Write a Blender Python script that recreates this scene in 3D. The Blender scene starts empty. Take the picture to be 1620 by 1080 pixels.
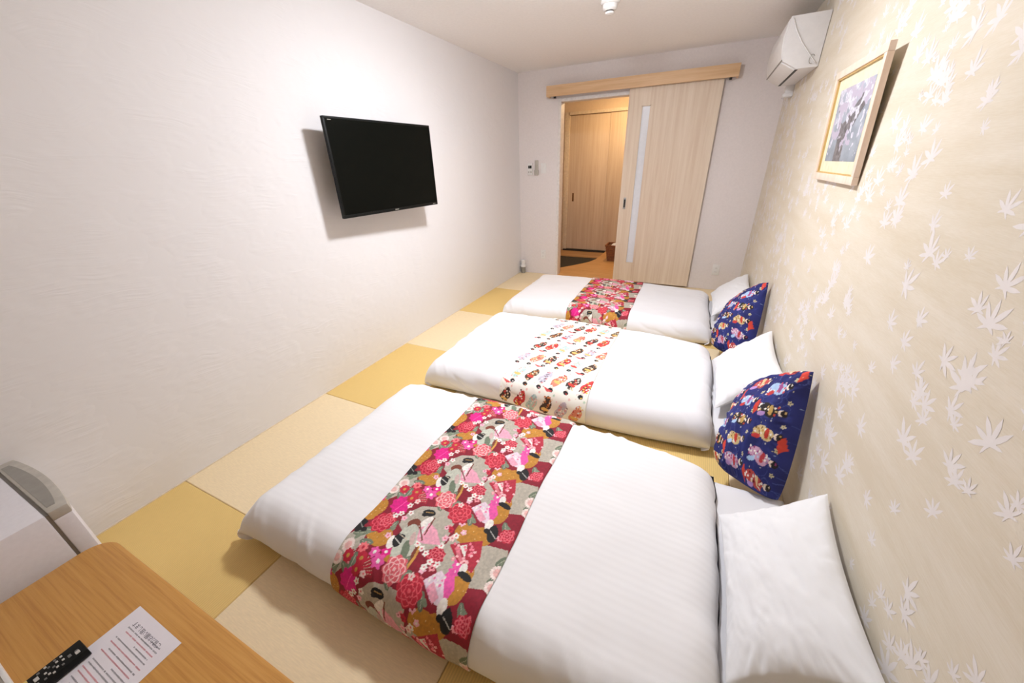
import bpy, bmesh, math, random
import numpy as np
from mathutils import Vector, Matrix
PI = math.pi
SC = bpy.context.scene
COL = SC.collection
# ------------------------------------------------------------------ camera
CAM = np.array([2.191, 0.0, 1.443]); YAW, TILT, ROLL, FPX = -0.456, -0.452, -0.034, 579.2
W, D, H = 2.777, 4.867, 2.414            # room: width, far wall, ceiling
YN = -1.70                               # wall behind the photographer
def camera():
    f = Vector((math.sin(YAW)*math.cos(TILT), math.cos(YAW)*math.cos(TILT), math.sin(TILT)))
    r = f.cross(Vector((0, 0, 1))).normalized(); u = r.cross(f)
    c, s = math.cos(ROLL), math.sin(ROLL)
    r, u = c*r + s*u, -s*r + c*u
    cam = bpy.data.cameras.new('camera'); o = bpy.data.objects.new('camera', cam); COL.objects.link(o)
    cam.sensor_fit = 'HORIZONTAL'; cam.sensor_width = 36.0; cam.lens = FPX*36.0/1620.0
    cam.clip_start = 0.02; cam.clip_end = 60
    m = Matrix((r, u, -f)).transposed().to_4x4(); m.translation = Vector(CAM)
    o.matrix_world = m
    SC.camera = o
camera()
# ------------------------------------------------------------------ world, exposure
wd = bpy.data.worlds.new('world'); SC.world = wd; wd.use_nodes = True
wd.node_tree.nodes['Background'].inputs[0].default_value = (0.55, 0.6, 0.7, 1)
wd.node_tree.nodes['Background'].inputs[1].default_value = 0.15
SC.view_settings.view_transform = 'Standard'; SC.view_settings.look = 'None'
SC.view_settings.exposure = 0.0; SC.view_settings.gamma = 1.0; SC.view_settings.use_curve_mapping = False
LAMP_POS = (1.42, 2.22, H); LAMP_POWER = 272.0      # round ceiling lamp, radiance of its diffuser
HALL_LAMP = (1.08, 6.05, H); HALL_POWER = 400.0     # warm downlight in the entry hall
# ------------------------------------------------------------------ helpers
def lin(c):
    c = np.asarray(c, float)/255.0
    return np.where(c <= 0.04045, c/12.92, ((c+0.055)/1.055)**2.4)
def rgba(c): return tuple(float(x) for x in lin(c)) + (1.0,)
WORLD = {}
def link(o, parent=None, wloc=(0, 0, 0)):
    COL.objects.link(o)
    if parent is not None:
        o.parent = parent
        p = WORLD[parent.name]; o.location = (wloc[0]-p[0], wloc[1]-p[1], wloc[2]-p[2])
    else: o.location = wloc
    WORLD[o.name] = tuple(wloc)
    return o
def tag(o, label=None, cat=None, group=None, kind=None):
    if label: o['label'] = label
    if cat: o['category'] = cat
    if group: o['group'] = group
    if kind: o['kind'] = kind
    return o
def thing(name, loc, label, cat, group=None):
    o = bpy.data.objects.new(name, None); o.empty_display_size = 0.05
    link(o, None, loc); return tag(o, label, cat, group)
def mesh_obj(name, verts, faces, mat, parent=None, smooth=False, origin=None):
    v = np.asarray(verts, float)
    if origin is None:
        mn, mx = v.min(0), v.max(0); origin = np.array([(mn[0]+mx[0])/2, (mn[1]+mx[1])/2, mn[2]])
    origin = np.asarray(origin, float)
    me = bpy.data.meshes.new(name)
    me.from_pydata((v-origin).tolist(), [], [list(map(int, f)) for f in faces]); me.update()
    if smooth: me.polygons.foreach_set('use_smooth', [True]*len(me.polygons))
    if mat: me.materials.append(mat)
    o = bpy.data.objects.new(name, me)
    return link(o, parent, tuple(origin))
def bm_obj(name, bm, mat, parent=None, smooth=False):
    bm.normal_update(); bm.verts.index_update()
    vs = [tuple(v.co) for v in bm.verts]; fs = [[v.index for v in f.verts] for f in bm.faces]; bm.free()
    o = mesh_obj(name, vs, fs, mat, parent, smooth)
    if smooth:
        try: o.data.set_sharp_from_angle(angle=math.radians(35))
        except Exception: pass
    return o
def add_box(bm, x0, x1, y0, y1, z0, z1, bev=0.0, seg=2):
    b = bmesh.new(); bmesh.ops.create_cube(b, size=1.0)
    for v in b.verts:
        v.co = Vector(((x0+x1)/2+v.co.x*(x1-x0), (y0+y1)/2+v.co.y*(y1-y0), (z0+z1)/2+v.co.z*(z1-z0)))
    if bev > 0: bmesh.ops.bevel(b, geom=b.edges[:], offset=bev, segments=seg, profile=0.6, affect='EDGES')
    merge(bm, b)
def merge(bm, b):
    b.verts.index_update(); mp = [bm.verts.new(v.co) for v in b.verts]
    for f in b.faces:
        try: bm.faces.new([mp[v.index] for v in f.verts])
        except ValueError: pass
    b.free()
def box(name, x0, x1, y0, y1, z0, z1, mat, parent=None, bev=0.0, seg=2):
    bm = bmesh.new(); add_box(bm, x0, x1, y0, y1, z0, z1, bev, seg)
    return bm_obj(name, bm, mat, parent, smooth=bev > 0)
def add_prism(bm, pts, axis, a, b):
    """polygon pts (2D) extruded along axis between a and b"""
    def P(p, t):
        if axis == 0: return (t, p[0], p[1])
        if axis == 1: return (p[0], t, p[1])
        return (p[0], p[1], t)
    lo = [bm.verts.new(P(p, a)) for p in pts]; hi = [bm.verts.new(P(p, b)) for p in pts]
    n = len(pts); bm.faces.new(lo[::-1]); bm.faces.new(hi)
    for i in range(n): bm.faces.new([lo[i], lo[(i+1) % n], hi[(i+1) % n], hi[i]])
    bmesh.ops.recalc_face_normals(bm, faces=bm.faces[:])
def prism(name, pts, axis, a, b, mat, parent=None, bev=0.0):
    bm = bmesh.new(); add_prism(bm, pts, axis, a, b)
    if bev > 0: bmesh.ops.bevel(bm, geom=bm.edges[:], offset=bev, segments=2, profile=0.6, affect='EDGES')
    return bm_obj(name, bm, mat, parent, smooth=bev > 0)
def lathe(name, prof, cx, cy, mat, parent=None, n=40):
    """prof: list of (r, z) from top/bottom; closed with caps"""
    vs, fs = [], []
    for r, z in prof:
        for i in range(n):
            a = 2*PI*i/n; vs.append((cx+r*math.cos(a), cy+r*math.sin(a), z))
    for k in range(len(prof)-1):
        for i in range(n):
            j = (i+1) % n; fs.append([k*n+i, k*n+j, (k+1)*n+j, (k+1)*n+i])
    fs.append(list(range(n))[::-1]); fs.append([(len(prof)-1)*n+i for i in range(n)])
    bm = bmesh.new(); V = [bm.verts.new(v) for v in vs]
    for f in fs: bm.faces.new([V[i] for i in f])
    bmesh.ops.recalc_face_normals(bm, faces=bm.faces[:])
    return bm_obj(name, bm, mat, parent, smooth=True)
def tube(name, pts, r, mat, parent=None, n=8):
    pts = [Vector(p) for p in pts]; vs, fs = [], []
    up = Vector((0.3, 0.5, 0.8)).normalized()
    for i, p in enumerate(pts):
        t = (pts[min(i+1, len(pts)-1)] - pts[max(i-1, 0)]).normalized()
        a = t.cross(up); a = a.normalized() if a.length > 1e-4 else t.orthogonal().normalized(); b = t.cross(a)
        for k in range(n):
            th = 2*PI*k/n; vs.append(tuple(p + r*(math.cos(th)*a + math.sin(th)*b)))
    for i in range(len(pts)-1):
        for k in range(n):
            j = (k+1) % n; fs.append([i*n+k, i*n+j, (i+1)*n+j, (i+1)*n+k])
    fs.append(list(range(n))[::-1]); fs.append([(len(pts)-1)*n+k for k in range(n)])
    return mesh_obj(name, vs, fs, mat, parent, smooth=True)
def vnoise(x, y, seed=0):
    x = np.asarray(x, float); y = np.asarray(y, float)
    xi = np.floor(x).astype(np.int64); yi = np.floor(y).astype(np.int64); fx, fy = x-xi, y-yi
    fx = fx*fx*fx*(fx*(fx*6-15)+10); fy = fy*fy*fy*(fy*(fy*6-15)+10)
    def h(a, b):
        n = (a*374761393 + b*668265263 + seed*974711) & 0x7fffffff
        n = ((n ^ (n >> 13))*1274126177) & 0x7fffffff
        return ((n ^ (n >> 16)) & 0xffff)/32767.5 - 1
    return (h(xi, yi)*(1-fx)+h(xi+1, yi)*fx)*(1-fy) + (h(xi, yi+1)*(1-fx)+h(xi+1, yi+1)*fx)*fy
def fbm(x, y, seed=0, oct=3):
    s = 0; a = 1
    for i in range(oct): s = s + a*vnoise(x*2**i, y*2**i, seed+i*17); a *= 0.5
    return s
# ------------------------------------------------------------------ materials
def new_mat(name):
    m = bpy.data.materials.new(name); m.use_nodes = True
    nt = m.node_tree; b = nt.nodes['Principled BSDF']
    return m, nt, b
def node(nt, t, **kw):
    n = nt.nodes.new(t)
    for k, v in kw.items():
        if k in n.inputs: n.inputs[k].default_value = v
        else: setattr(n, k, v)
    return n
def coords(nt, scale=(1, 1, 1), world=False, rot=(0, 0, 0)):
    mp = nt.nodes.new('ShaderNodeMapping'); mp.inputs['Scale'].default_value = scale; mp.inputs['Rotation'].default_value = rot
    if world:
        g = nt.nodes.new('ShaderNodeNewGeometry'); nt.links.new(g.outputs['Position'], mp.inputs['Vector'])
    else:
        t = nt.nodes.new('ShaderNodeTexCoord'); nt.links.new(t.outputs['Object'], mp.inputs['Vector'])
    return mp.outputs['Vector']
def bump(nt, b, height, strength=0.2, dist=0.01):
    bp = nt.nodes.new('ShaderNodeBump'); bp.inputs['Strength'].default_value = strength; bp.inputs['Distance'].default_value = dist
    nt.links.new(height, bp.inputs['Height']); nt.links.new(bp.outputs['Normal'], b.inputs['Normal'])
def ramp(nt, fac, stops):
    r = nt.nodes.new('ShaderNodeValToRGB'); cr = r.color_ramp
    cr.elements[0].position, cr.elements[0].color = stops[0]
    cr.elements[1].position, cr.elements[1].color = stops[-1]
    for p, c in stops[1:-1]:
        e = cr.elements.new(p); e.color = c
    nt.links.new(fac, r.inputs['Fac']); return r.outputs['Color']
def plain(name, c, rough=0.5, metal=0.0, var=0.04, nscale=30, bmp=0.0, spec=0.5):
    m, nt, b = new_mat(name); c = np.asarray(c, float)
    n = node(nt, 'ShaderNodeTexNoise', Scale=nscale, Detail=3.0)
    nt.links.new(coords(nt), n.inputs['Vector'])
    col = ramp(nt, n.outputs['Fac'], [(0.3, rgba(c*(1-var))), (0.7, rgba(np.minimum(c*(1+var), 255)))])
    nt.links.new(col, b.inputs['Base Color'])
    b.inputs['Roughness'].default_value = rough; b.inputs['Metallic'].default_value = metal
    b.inputs['Specular IOR Level'].default_value = spec
    if bmp: bump(nt, b, n.outputs['Fac'], bmp, 0.002)
    return m
def wood(name, dark, mid, light, scale, rough=0.5, world=False, rings=0.35):
    m, nt, b = new_mat(name)
    v = coords(nt, scale, world)
    n1 = node(nt, 'ShaderNodeTexNoise', Scale=1.0, Detail=5.0, Roughness=0.6, Distortion=0.4); nt.links.new(v, n1.inputs['Vector'])
    v2 = coords(nt, tuple(s*0.22 for s in scale), world)
    n2 = node(nt, 'ShaderNodeTexNoise', Scale=1.0, Detail=2.0, Distortion=0.6); nt.links.new(v2, n2.inputs['Vector'])
    mx = node(nt, 'ShaderNodeMix', data_type='FLOAT'); mx.inputs[0].default_value = rings
    nt.links.new(n1.outputs['Fac'], mx.inputs[2]); nt.links.new(n2.outputs['Fac'], mx.inputs[3])
    col = ramp(nt, mx.outputs[0], [(0.34, rgba(dark)), (0.5, rgba(mid)), (0.68, rgba(light))])
    nt.links.new(col, b.inputs['Base Color']); b.inputs['Roughness'].default_value = rough
    bump(nt, b, n1.outputs['Fac'], 0.08, 0.002)
    return m
def tatami(name, c, axis, bs=0.35, wmix=0.55):
    m, nt, b = new_mat(name); c = np.asarray(c, float)
    wv = node(nt, 'ShaderNodeTexWave', wave_type='BANDS', bands_direction='X' if axis == 0 else 'Y', Scale=34.0, Distortion=0.5)
    wv.inputs['Detail'].default_value = 1.0; wv.inputs['Detail Scale'].default_value = 3.0
    nt.links.new(coords(nt), wv.inputs['Vector'])
    n = node(nt, 'ShaderNodeTexNoise', Scale=1.0, Detail=2.0); nt.links.new(coords(nt, (260, 30, 40) if axis == 0 else (30, 260, 40)), n.inputs['Vector'])
    mx = node(nt, 'ShaderNodeMix', data_type='FLOAT'); mx.inputs[0].default_value = wmix
    nt.links.new(wv.outputs['Fac'], mx.inputs[2]); nt.links.new(n.outputs['Fac'], mx.inputs[3])
    col = ramp(nt, mx.outputs[0], [(0.1, rgba(c*0.96)), (0.5, rgba(c)), (0.9, rgba(np.minimum(c*1.05, 255)))])
    nt.links.new(col, b.inputs['Base Color']); b.inputs['Roughness'].default_value = 0.62
    bump(nt, b, wv.outputs['Fac'], bs, 0.0025)
    return m
def stucco(name, c, axis):
    """brushed plaster: short combed strokes with low relief"""
    m, nt, b = new_mat(name)
    g = coords(nt, (3, 3, 3), True)
    nz = node(nt, 'ShaderNodeTexNoise', Scale=1.0, Detail=2.0); nt.links.new(g, nz.inputs['Vector'])
    add = nt.nodes.new('ShaderNodeMixRGB'); add.blend_type = 'ADD'; add.inputs[0].default_value = 0.16
    g2 = coords(nt, (1, 1, 1), True); nt.links.new(g2, add.inputs[1]); nt.links.new(nz.outputs['Color'], add.inputs[2])
    mp = nt.nodes.new('ShaderNodeMapping'); mp.inputs['Scale'].default_value = (4, 4, 85) ; nt.links.new(add.outputs[0], mp.inputs['Vector'])
    n1 = node(nt, 'ShaderNodeTexNoise', Scale=1.0, Detail=3.0); nt.links.new(mp.outputs['Vector'], n1.inputs['Vector'])
    msk = node(nt, 'ShaderNodeTexNoise', Scale=5.5, Detail=2.0); nt.links.new(coords(nt, (1, 1, 1.6), True), msk.inputs['Vector'])
    mr = nt.nodes.new('ShaderNodeMapRange'); mr.inputs[1].default_value = 0.42; mr.inputs[2].default_value = 0.66; nt.links.new(msk.outputs['Fac'], mr.inputs[0])
    ml = nt.nodes.new('ShaderNodeMath'); ml.operation = 'MULTIPLY'; nt.links.new(n1.outputs['Fac'], ml.inputs[0]); nt.links.new(mr.outputs[0], ml.inputs[1])
    b.inputs['Base Color'].default_value = rgba(c); b.inputs['Roughness'].default_value = 0.75
    bump(nt, b, ml.outputs[0], 0.22, 0.012)
    return m
def woven_paper(name, c1, c2):
    m, nt, b = new_mat(name)
    n1 = node(nt, 'ShaderNodeTexNoise', Scale=1.0, Detail=3.0); nt.links.new(coords(nt, (2, 2.2, 16), True), n1.inputs['Vector'])
    n2 = node(nt, 'ShaderNodeTexNoise', Scale=1.0, Detail=2.0); nt.links.new(coords(nt, (30, 30, 420), True), n2.inputs['Vector'])
    mx = node(nt, 'ShaderNodeMix', data_type='FLOAT'); mx.inputs[0].default_value = 0.35
    nt.links.new(n1.outputs['Fac'], mx.inputs[2]); nt.links.new(n2.outputs['Fac'], mx.inputs[3])
    col = ramp(nt, mx.outputs[0], [(0.35, rgba(c1)), (0.65, rgba(c2))])
    nt.links.new(col, b.inputs['Base Color']); b.inputs['Roughness'].default_value = 0.6
    bump(nt, b, n2.outputs['Fac'], 0.12, 0.002)
    return m
def cloth(name, c, stripe=False, rough=0.85):
    m, nt, b = new_mat(name)
    n = node(nt, 'ShaderNodeTexNoise', Scale=9.0, Detail=4.0); nt.links.new(coords(nt), n.inputs['Vector'])
    b.inputs['Base Color'].default_value = rgba(c); b.inputs['Roughness'].default_value = rough
    b.inputs['Sheen Weight'].default_value = 0.15
    if stripe:
        w = node(nt, 'ShaderNodeTexWave', wave_type='BANDS', bands_direction='Y', Scale=12.0, Distortion=0.6); nt.links.new(coords(nt), w.inputs['Vector'])
        mx = node(nt, 'ShaderNodeMix', data_type='FLOAT'); mx.inputs[0].default_value = 0.5
        nt.links.new(n.outputs['Fac'], mx.inputs[2]); nt.links.new(w.outputs['Fac'], mx.inputs[3])
        bump(nt, b, mx.outputs[0], 0.045, 0.010)
    else: bump(nt, b, n.outputs['Fac'], 0.15, 0.01)
    return m
def printed(name, rough=0.8):
    m, nt, b = new_mat(name)
    a = nt.nodes.new('ShaderNodeAttribute'); a.attribute_name = 'print'
    nt.links.new(a.outputs['Color'], b.inputs['Base Color']); b.inputs['Roughness'].default_value = rough
    n = node(nt, 'ShaderNodeTexNoise', Scale=400.0, Detail=1.0); nt.links.new(coords(nt), n.inputs['Vector'])
    bump(nt, b, n.outputs['Fac'], 0.1, 0.001)
    return m
def emit(name, c, power):
    m, nt, b = new_mat(name)
    b.inputs['Base Color'].default_value = (1, 1, 1, 1)
    b.inputs['Emission Color'].default_value = tuple(c)+(1,); b.inputs['Emission Strength'].default_value = power
    return m
M = {}
M['wall'] = stucco('white_plaster', (231, 228, 228), 1)
M['wall_back'] = plain('back_wall_paper', (230, 222, 220), 0.7, var=0.01, nscale=60, bmp=0.1)
M['nearwall'] = plain('near_wall_tan', (226, 208, 184), 0.8, var=0.02)
M['ceiling'] = plain('ceiling_paper', (245, 242, 240), 0.8, var=0.01, nscale=50, bmp=0.1)
M['paper'] = woven_paper('maple_wallpaper_ground', (218, 206, 184), (229, 220, 204))
M['leaf'] = plain('leaf_print', (233, 227, 224), 0.6, var=0.01)
M['cream'] = tatami('tatami_sheen_cream', (242, 221, 182), 1, 0.015, 0.97)  # pale side of the weave-direction sheen, put into the colour
M['gold'] = tatami('tatami_sheen_gold', (230, 197, 124), 0, 0.22, 0.4)  # mat turned the other way, its deeper sheen painted as gold
M['under'] = plain('subfloor', (120, 100, 70), 0.8)
M['door'] = wood('pale_ash_door', (212, 188, 164), (222, 202, 180), (231, 214, 194), (38, 38, 1.3), 0.45)
M['rail'] = wood('pale_ash_rail', (206, 164, 120), (222, 184, 142), (234, 202, 164), (1.6, 40, 30), 0.45)
M['frame_trim'] = plain('cream_trim', (230, 216, 196), 0.5); M['white_trim'] = plain('white_trim', (228, 222, 218), 0.5)
M['table'] = wood('oak_table', (184, 127, 58), (199, 144, 70), (207, 153, 80), (3.5, 150, 150), 0.4, rings=0.15)
M['duvet'] = cloth('white_duvet', (240, 239, 242)); M['duvet_stripe'] = cloth('white_stripe_duvet', (240, 239, 241), True)
M['sheet'] = cloth('white_sheet', (236, 235, 238)); M['pillow'] = cloth('white_pillow', (238, 238, 240))
M['print'] = printed('printed_cotton'); M['navy'] = cloth('navy_back', (30, 32, 70))
M['photo'] = printed('photo_print', 0.6)
M['white_plastic'] = plain('white_plastic', (232, 230, 228), 0.4, var=0.01); M['ac'] = plain('ac_white', (226, 224, 224), 0.4, var=0.01)
M['grey_plastic'] = plain('grey_plastic', (150, 146, 138), 0.4, var=0.03)
M['dark'] = plain('dark_gap', (40, 36, 32), 0.6); M['black_gloss'] = plain('tv_glass', (8, 10, 7), 0.3, spec=0.10); M['black'] = plain('black_plastic', (14, 16, 15), 0.45, spec=0.2)
M['fridge'] = plain('fridge_white', (226, 222, 226), 0.45, var=0.01, nscale=80); M['fridge_grey'] = plain('fridge_handle_grey', (184, 178, 168), 0.4)
M['frosted'] = plain('frosted_glass', (224, 226, 232), 0.3, var=0.01)
M['chrome'] = plain('brushed_metal', (170, 168, 165), 0.35, metal=0.9); M['bronze'] = plain('bronze_pull', (130, 90, 55), 0.4, metal=0.5)
M['hallfloor'] = wood('hall_vinyl', (190, 142, 86), (204, 156, 98), (214, 168, 110), (6, 40, 40), 0.45)
M['hallwall'] = plain('hall_wall', (226, 206, 182), 0.7, var=0.01); M['entry'] = plain('entry_black_tile', (34, 38, 34), 0.5)
M['entry_strip'] = wood('entry_sill', (150, 112, 72), (176, 136, 92), (190, 150, 106), (3, 40, 40), 0.5)
M['wicker'] = plain('wicker_brown', (128, 78, 44), 0.7, var=0.25, nscale=90, bmp=0.6)
M['paper_white'] = plain('paper_white', (232, 226, 232), 0.6, var=0.005); M['ink'] = plain('ink_black', (104, 98, 108), 0.7); M['ink_grey'] = plain('ink_grey', (140, 138, 142), 0.7); M['ink_red'] = plain('ink_red', (226, 130, 138), 0.7)
M['pine'] = wood('pink_pine_frame', (232, 206, 184), (240, 218, 200), (246, 228, 214), (30, 30, 3), 0.5); M['mount'] = plain('cream_mount', (232, 222, 190), 0.7)
M['gilt'] = plain('gilt_lip', (206, 172, 110), 0.4)
# ------------------------------------------------------------------ structure
fl = tag(box('floor', 0, W, YN, D, -0.06, -0.022, M['under']), 'checkerboard floor of borderless tatami mats, weave sheen coloured cream and gold', 'floor', kind='structure')
xs = [0.0, 0.857, 1.701, 2.556, W]
ys = [D, D-0.824] + [D-0.824-0.88*k for k in range(1, 9)]
mat_cache = {}
for r in range(len(ys)-1):
    y1, y0 = ys[r], max(ys[r+1], YN)
    if y1 <= YN: break
    for c in range(4):
        x0, x1 = xs[c], xs[c+1]; key = (round(x1-x0, 3), round(y1-y0, 3), (r+c) % 2)
        if key in mat_cache:
            o = bpy.data.objects.new('tatami_mat', mat_cache[key]); link(o, fl, ((x0+x1)/2, (y0+y1)/2, -0.022))
        else:
            o = box('tatami_mat', x0+0.0008, x1-0.0008, y0+0.0008, y1-0.0008, -0.022, 0.0, M['cream'] if (r+c) % 2 == 0 else M['gold'], fl, bev=0.003, seg=1)
            mat_cache[key] = o.data
def wall(name, x0, x1, y0, y1, z0, z1, mat, label):
    return tag(box(name, x0, x1, y0, y1, z0, z1, mat), label, 'wall', kind='structure')
wall('wall_left', -0.12, 0, YN, D+0.0, -0.06, H, M['wall'], 'white brushed plaster wall behind the television')
wall('wall_near', -0.12, W+0.12, YN-0.12, YN, -0.06, H, M['nearwall'], 'tan wall behind the viewer')
wr = wall('wall_right', W, W+0.12, YN, D, -0.06, H, M['paper'], 'beige wallpaper wall with scattered white maple leaves')
tag(box('ceiling', -0.12, W+0.12, YN-0.12, 7.1, H, H+0.1, M['ceiling']), 'plain pale ceiling over the room', 'ceiling', kind='structure')
OX0, OX1, OZ = 0.545, 1.46, 2.09            # doorway
bm = bmesh.new()
add_box(bm, -0.12, OX0, D, D+0.12, -0.06, H); add_box(bm, OX1, W+0.12, D, D+0.12, -0.06, H); add_box(bm, OX0, OX1, D, D+0.12, OZ, H)
tag(bm_obj('wall_back', bm, M['wall_back']), 'pale far wall around the doorway', 'wall', kind='structure')
bm = bmesh.new()
add_box(bm, OX0-0.022, OX0+0.012, D-0.008, D+0.128, 0, OZ+0.02, 0.002); add_box(bm, OX1-0.012, OX1+0.022, D-0.008, D+0.128, 0, OZ+0.02, 0.002)
add_box(bm, OX0+0.012, OX1-0.012, D-0.008, D+0.128, OZ-0.012, OZ+0.02, 0.002)
tag(bm_obj('trim_1', bm, M['white_trim'], smooth=True), 'slim pale frame lining the doorway', 'door frame', kind='structure')
# hallway beyond the doorway
HB = 6.80
wall('wall_hall_back', -0.6, 2.4, HB, HB+0.12, -0.16, H, M['hallwall'], 'hall wall holding the closed inner door')
wall('wall_hall_left', -0.72, -0.6, D+0.12, HB, -0.16, H, M['hallwall'], 'hall side wall on the left beyond the doorway')
wall('wall_hall_right', 2.4, 2.52, D+0.12, HB, -0.16, H, M['hallwall'], 'hall side wall on the right beyond the doorway')
GZ = -0.08
edge = [(-0.6, D+0.0), (0.30, 5.10), (0.43, 5.22), (0.58, 5.42), (0.70, 5.60), (0.79, 5.76), (0.84, 5.95), (0.86, 6.2), (0.87, HB)]
pts = [(-0.6, D), (2.4, D), (2.4, HB)] + edge[::-1][:-1]
tag(prism('floor_hall', [(x, y) for x, y in pts], 2, -0.1, 0.0, M['hallfloor']), 'orange wood-look hall floor with a curved step edge', 'floor', kind='structure')
tag(box('floor_entry', -0.6, 0.95, D+0.12, 6.33, -0.16, GZ, M['entry']), 'black sunken entry floor beyond the doorway', 'floor', kind='structure')
tag(box('trim_2', -0.6, 0.95, 6.33, HB, -0.16, GZ+0.012, M['entry_strip']), 'brown wooden sill before the inner hall door', 'door sill', kind='structure')
tag(box('trim_3', 0.02, 0.87, HB-0.05, HB, GZ+0.012, GZ+0.04, M['dark']), 'dark track under the inner hall door', 'door track', kind='structure')
# inner hall door
d2 = thing('door_2', (0.8, HB-0.03, GZ+0.02), 'warm lit wooden sliding door at the end of the hall', 'door'); d2['kind'] = 'structure'
for i, (a, b) in enumerate([(0.075, 0.74), (0.742, 1.75)]):
    box('door_leaf', a, b, HB-0.028+0.014*(1-i), HB-0.002, GZ+0.045, 2.12, M['door'], d2, bev=0.003)
pl = box('pull_recess', 0.155, 0.185, HB-0.017, HB-0.0125, 0.80, 0.94, M['bronze'], d2, bev=0.001)
bm = bmesh.new(); add_box(bm, -0.01, 0.075, HB-0.03, HB, GZ+0.02, 2.17, 0.003); add_box(bm, 0.075, 1.9, HB-0.05, HB, 2.125, 2.17, 0.003)
bm_obj('door_casing', bm, M['frame_trim'], d2, smooth=True)
# sliding door of the room, hung on the room side of the wall
YS = D-0.05
d1 = thing('door_1', (1.79, YS, 0.02), 'pale wooden sliding door with a narrow frosted glass slit', 'door'); d1['kind'] = 'structure'
x0, x1, z0, z1 = 1.34, 2.238, 0.022, 2.16
gx0, gx1, gz0, gz1 = 1.482, 1.578, 0.258, 1.962
bm = bmesh.new()
add_box(bm, x0, gx0, YS, YS+0.036, z0, z1); add_box(bm, gx1, x1, YS, YS+0.036, z0, z1)
add_box(bm, gx0, gx1, YS, YS+0.036, z0, gz0); add_box(bm, gx0, gx1, YS, YS+0.036, gz1, z1)
bm_obj('door_panel', bm, M['door'], d1)
gp = box('glass_pane', gx0, gx1, YS+0.012, YS+0.022, gz0, gz1, M['frosted'], d1)
bm = bmesh.new()
for a, b, c, d in [(gx0, gx0+0.008, gz0, gz1), (gx1-0.008, gx1, gz0, gz1), (gx0, gx1, gz0, gz0+0.008), (gx0, gx1, gz1-0.008, gz1)]: add_box(bm, a, b, YS-0.002, YS+0.012, c, d)
bm_obj('glazing_bead', bm, M['door'], d1)
hd = box('handle_plate', 1.385, 1.415, YS-0.004, YS+0.002, 0.905, 1.035, M['chrome'], d1, bev=0.002)
box('finger_recess', 1.391, 1.409, YS-0.0045, YS-0.0035, 0.925, 1.015, M['dark'], hd)
# rail cover above
pel = thing('trim_4', (1.38, D-0.05, 2.125), 'long pale wooden rail cover above the sliding door', 'rail cover'); pel['kind'] = 'structure'
box('cover_board', 0.405, 2.355, D-0.102, D-0.082, 2.125, 2.232, M['rail'], pel, bev=0.002)
box('cover_top', 0.405, 2.355, D-0.082, D, 2.214, 2.232, M['rail'], pel)
for a in (0.405, 2.337): box('end_cap', a, a+0.018, D-0.082, D, 2.125, 2.214, M['rail'], pel)
box('track', 0.44, 2.32, D-0.075, D-0.008, 2.165, 2.205, M['chrome'], pel)
for a in (0.49, 2.29): box('door_stop', a-0.012, a+0.012, D-0.06, D-0.03, 2.112, 2.165, M['dark'], pel, bev=0.003)
# skirting joint strips
tag(box('baseboard_left', 0, 0.004, YN, D, 0.0, 0.006, M['frame_trim']), 'thin pale strip where the plaster wall meets the tatami', 'baseboard', kind='structure')
# ------------------------------------------------------------------ wallpaper leaves
def leaf_print():
    rnd = random.Random(11)
    lobes = [(0, 1.0), (40, 0.95), (80, 0.80), (122, 0.50), (238, 0.50), (280, 0.80), (320, 0.95)]
    vs, fs = [], []
    def leaf(y, z, s, rot, lift):
        base = len(vs); pts = []; x = W-lift
        for i, (a, l) in enumerate(lobes):
            a2, l2 = lobes[(i+1) % len(lobes)]
            l = l*rnd.uniform(0.82, 1.08); sk = rnd.uniform(-4, 4)
            pts += [(a-15, 0.45*l), (a-8.5+sk*.5, 0.70*l), (a+sk, l), (a+8.5+sk*.5, 0.70*l), (a+15, 0.45*l)]
            pts.append((a+((a2-a) % 360)/2, 0.24 if i != 3 else 0.10))
        vs.append((x, y, z))
        for a, l in pts:
            t = math.radians(a)+rot
            vs.append((x, y+s*l*math.sin(t), z+s*l*math.cos(t)))
        n = len(pts)
        for i in range(n): fs.append([base, base+1+i, base+1+(i+1) % n])
    k = 0
    for _ in range(560):                     # drifts of leaves
        cy, cz = rnd.uniform(-0.4, D-0.05), rnd.uniform(0.05, H-0.05)
        for j in range(rnd.choice([1, 1, 2, 3, 4])):
            ly, lz = cy+rnd.gauss(0, 0.06), cz+rnd.gauss(0, 0.07)
            if not (-0.6 < ly < D-0.06 and 0.06 < lz < H-0.06): continue
            leaf(ly, lz, rnd.choice([0.030, 0.036, 0.042, 0.048, 0.056, 0.066]), rnd.uniform(-0.9, 0.9), 0.00015+0.0000003*k); k += 1
    o = mesh_obj('leaf_print', vs, fs, M['leaf'], wr)
    tag(o, 'white maple leaves printed on the wallpaper', kind='stuff')
leaf_print()
# ------------------------------------------------------------------ ceiling lamp (just above the frame)
lx, ly, lz = LAMP_POS
t = thing('ceiling_light', (lx, ly, lz-0.078), 'round white ceiling lamp above the middle bed', 'ceiling lamp')
lathe('base_ring', [(0.15, lz), (0.155, lz-0.012), (0.15, lz-0.03), (0.135, lz-0.034)], lx, ly, M['white_plastic'], t)
lathe('diffuser', [(0.134, lz-0.034), (0.138, lz-0.044), (0.132, lz-0.058), (0.108, lz-0.069), (0.07, lz-0.075), (0.025, lz-0.078)], lx, ly, emit('lamp_diffuser', (0.955, 0.98, 1.04), LAMP_POWER), t)
lx, ly, lz = HALL_LAMP
t = thing('hall_light', (lx, ly, lz-0.05), 'small warm downlight on the hall ceiling', 'ceiling lamp')
lathe('base_ring', [(0.075, lz), (0.075, lz-0.02), (0.065, lz-0.024)], lx, ly, M['white_plastic'], t)
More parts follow.
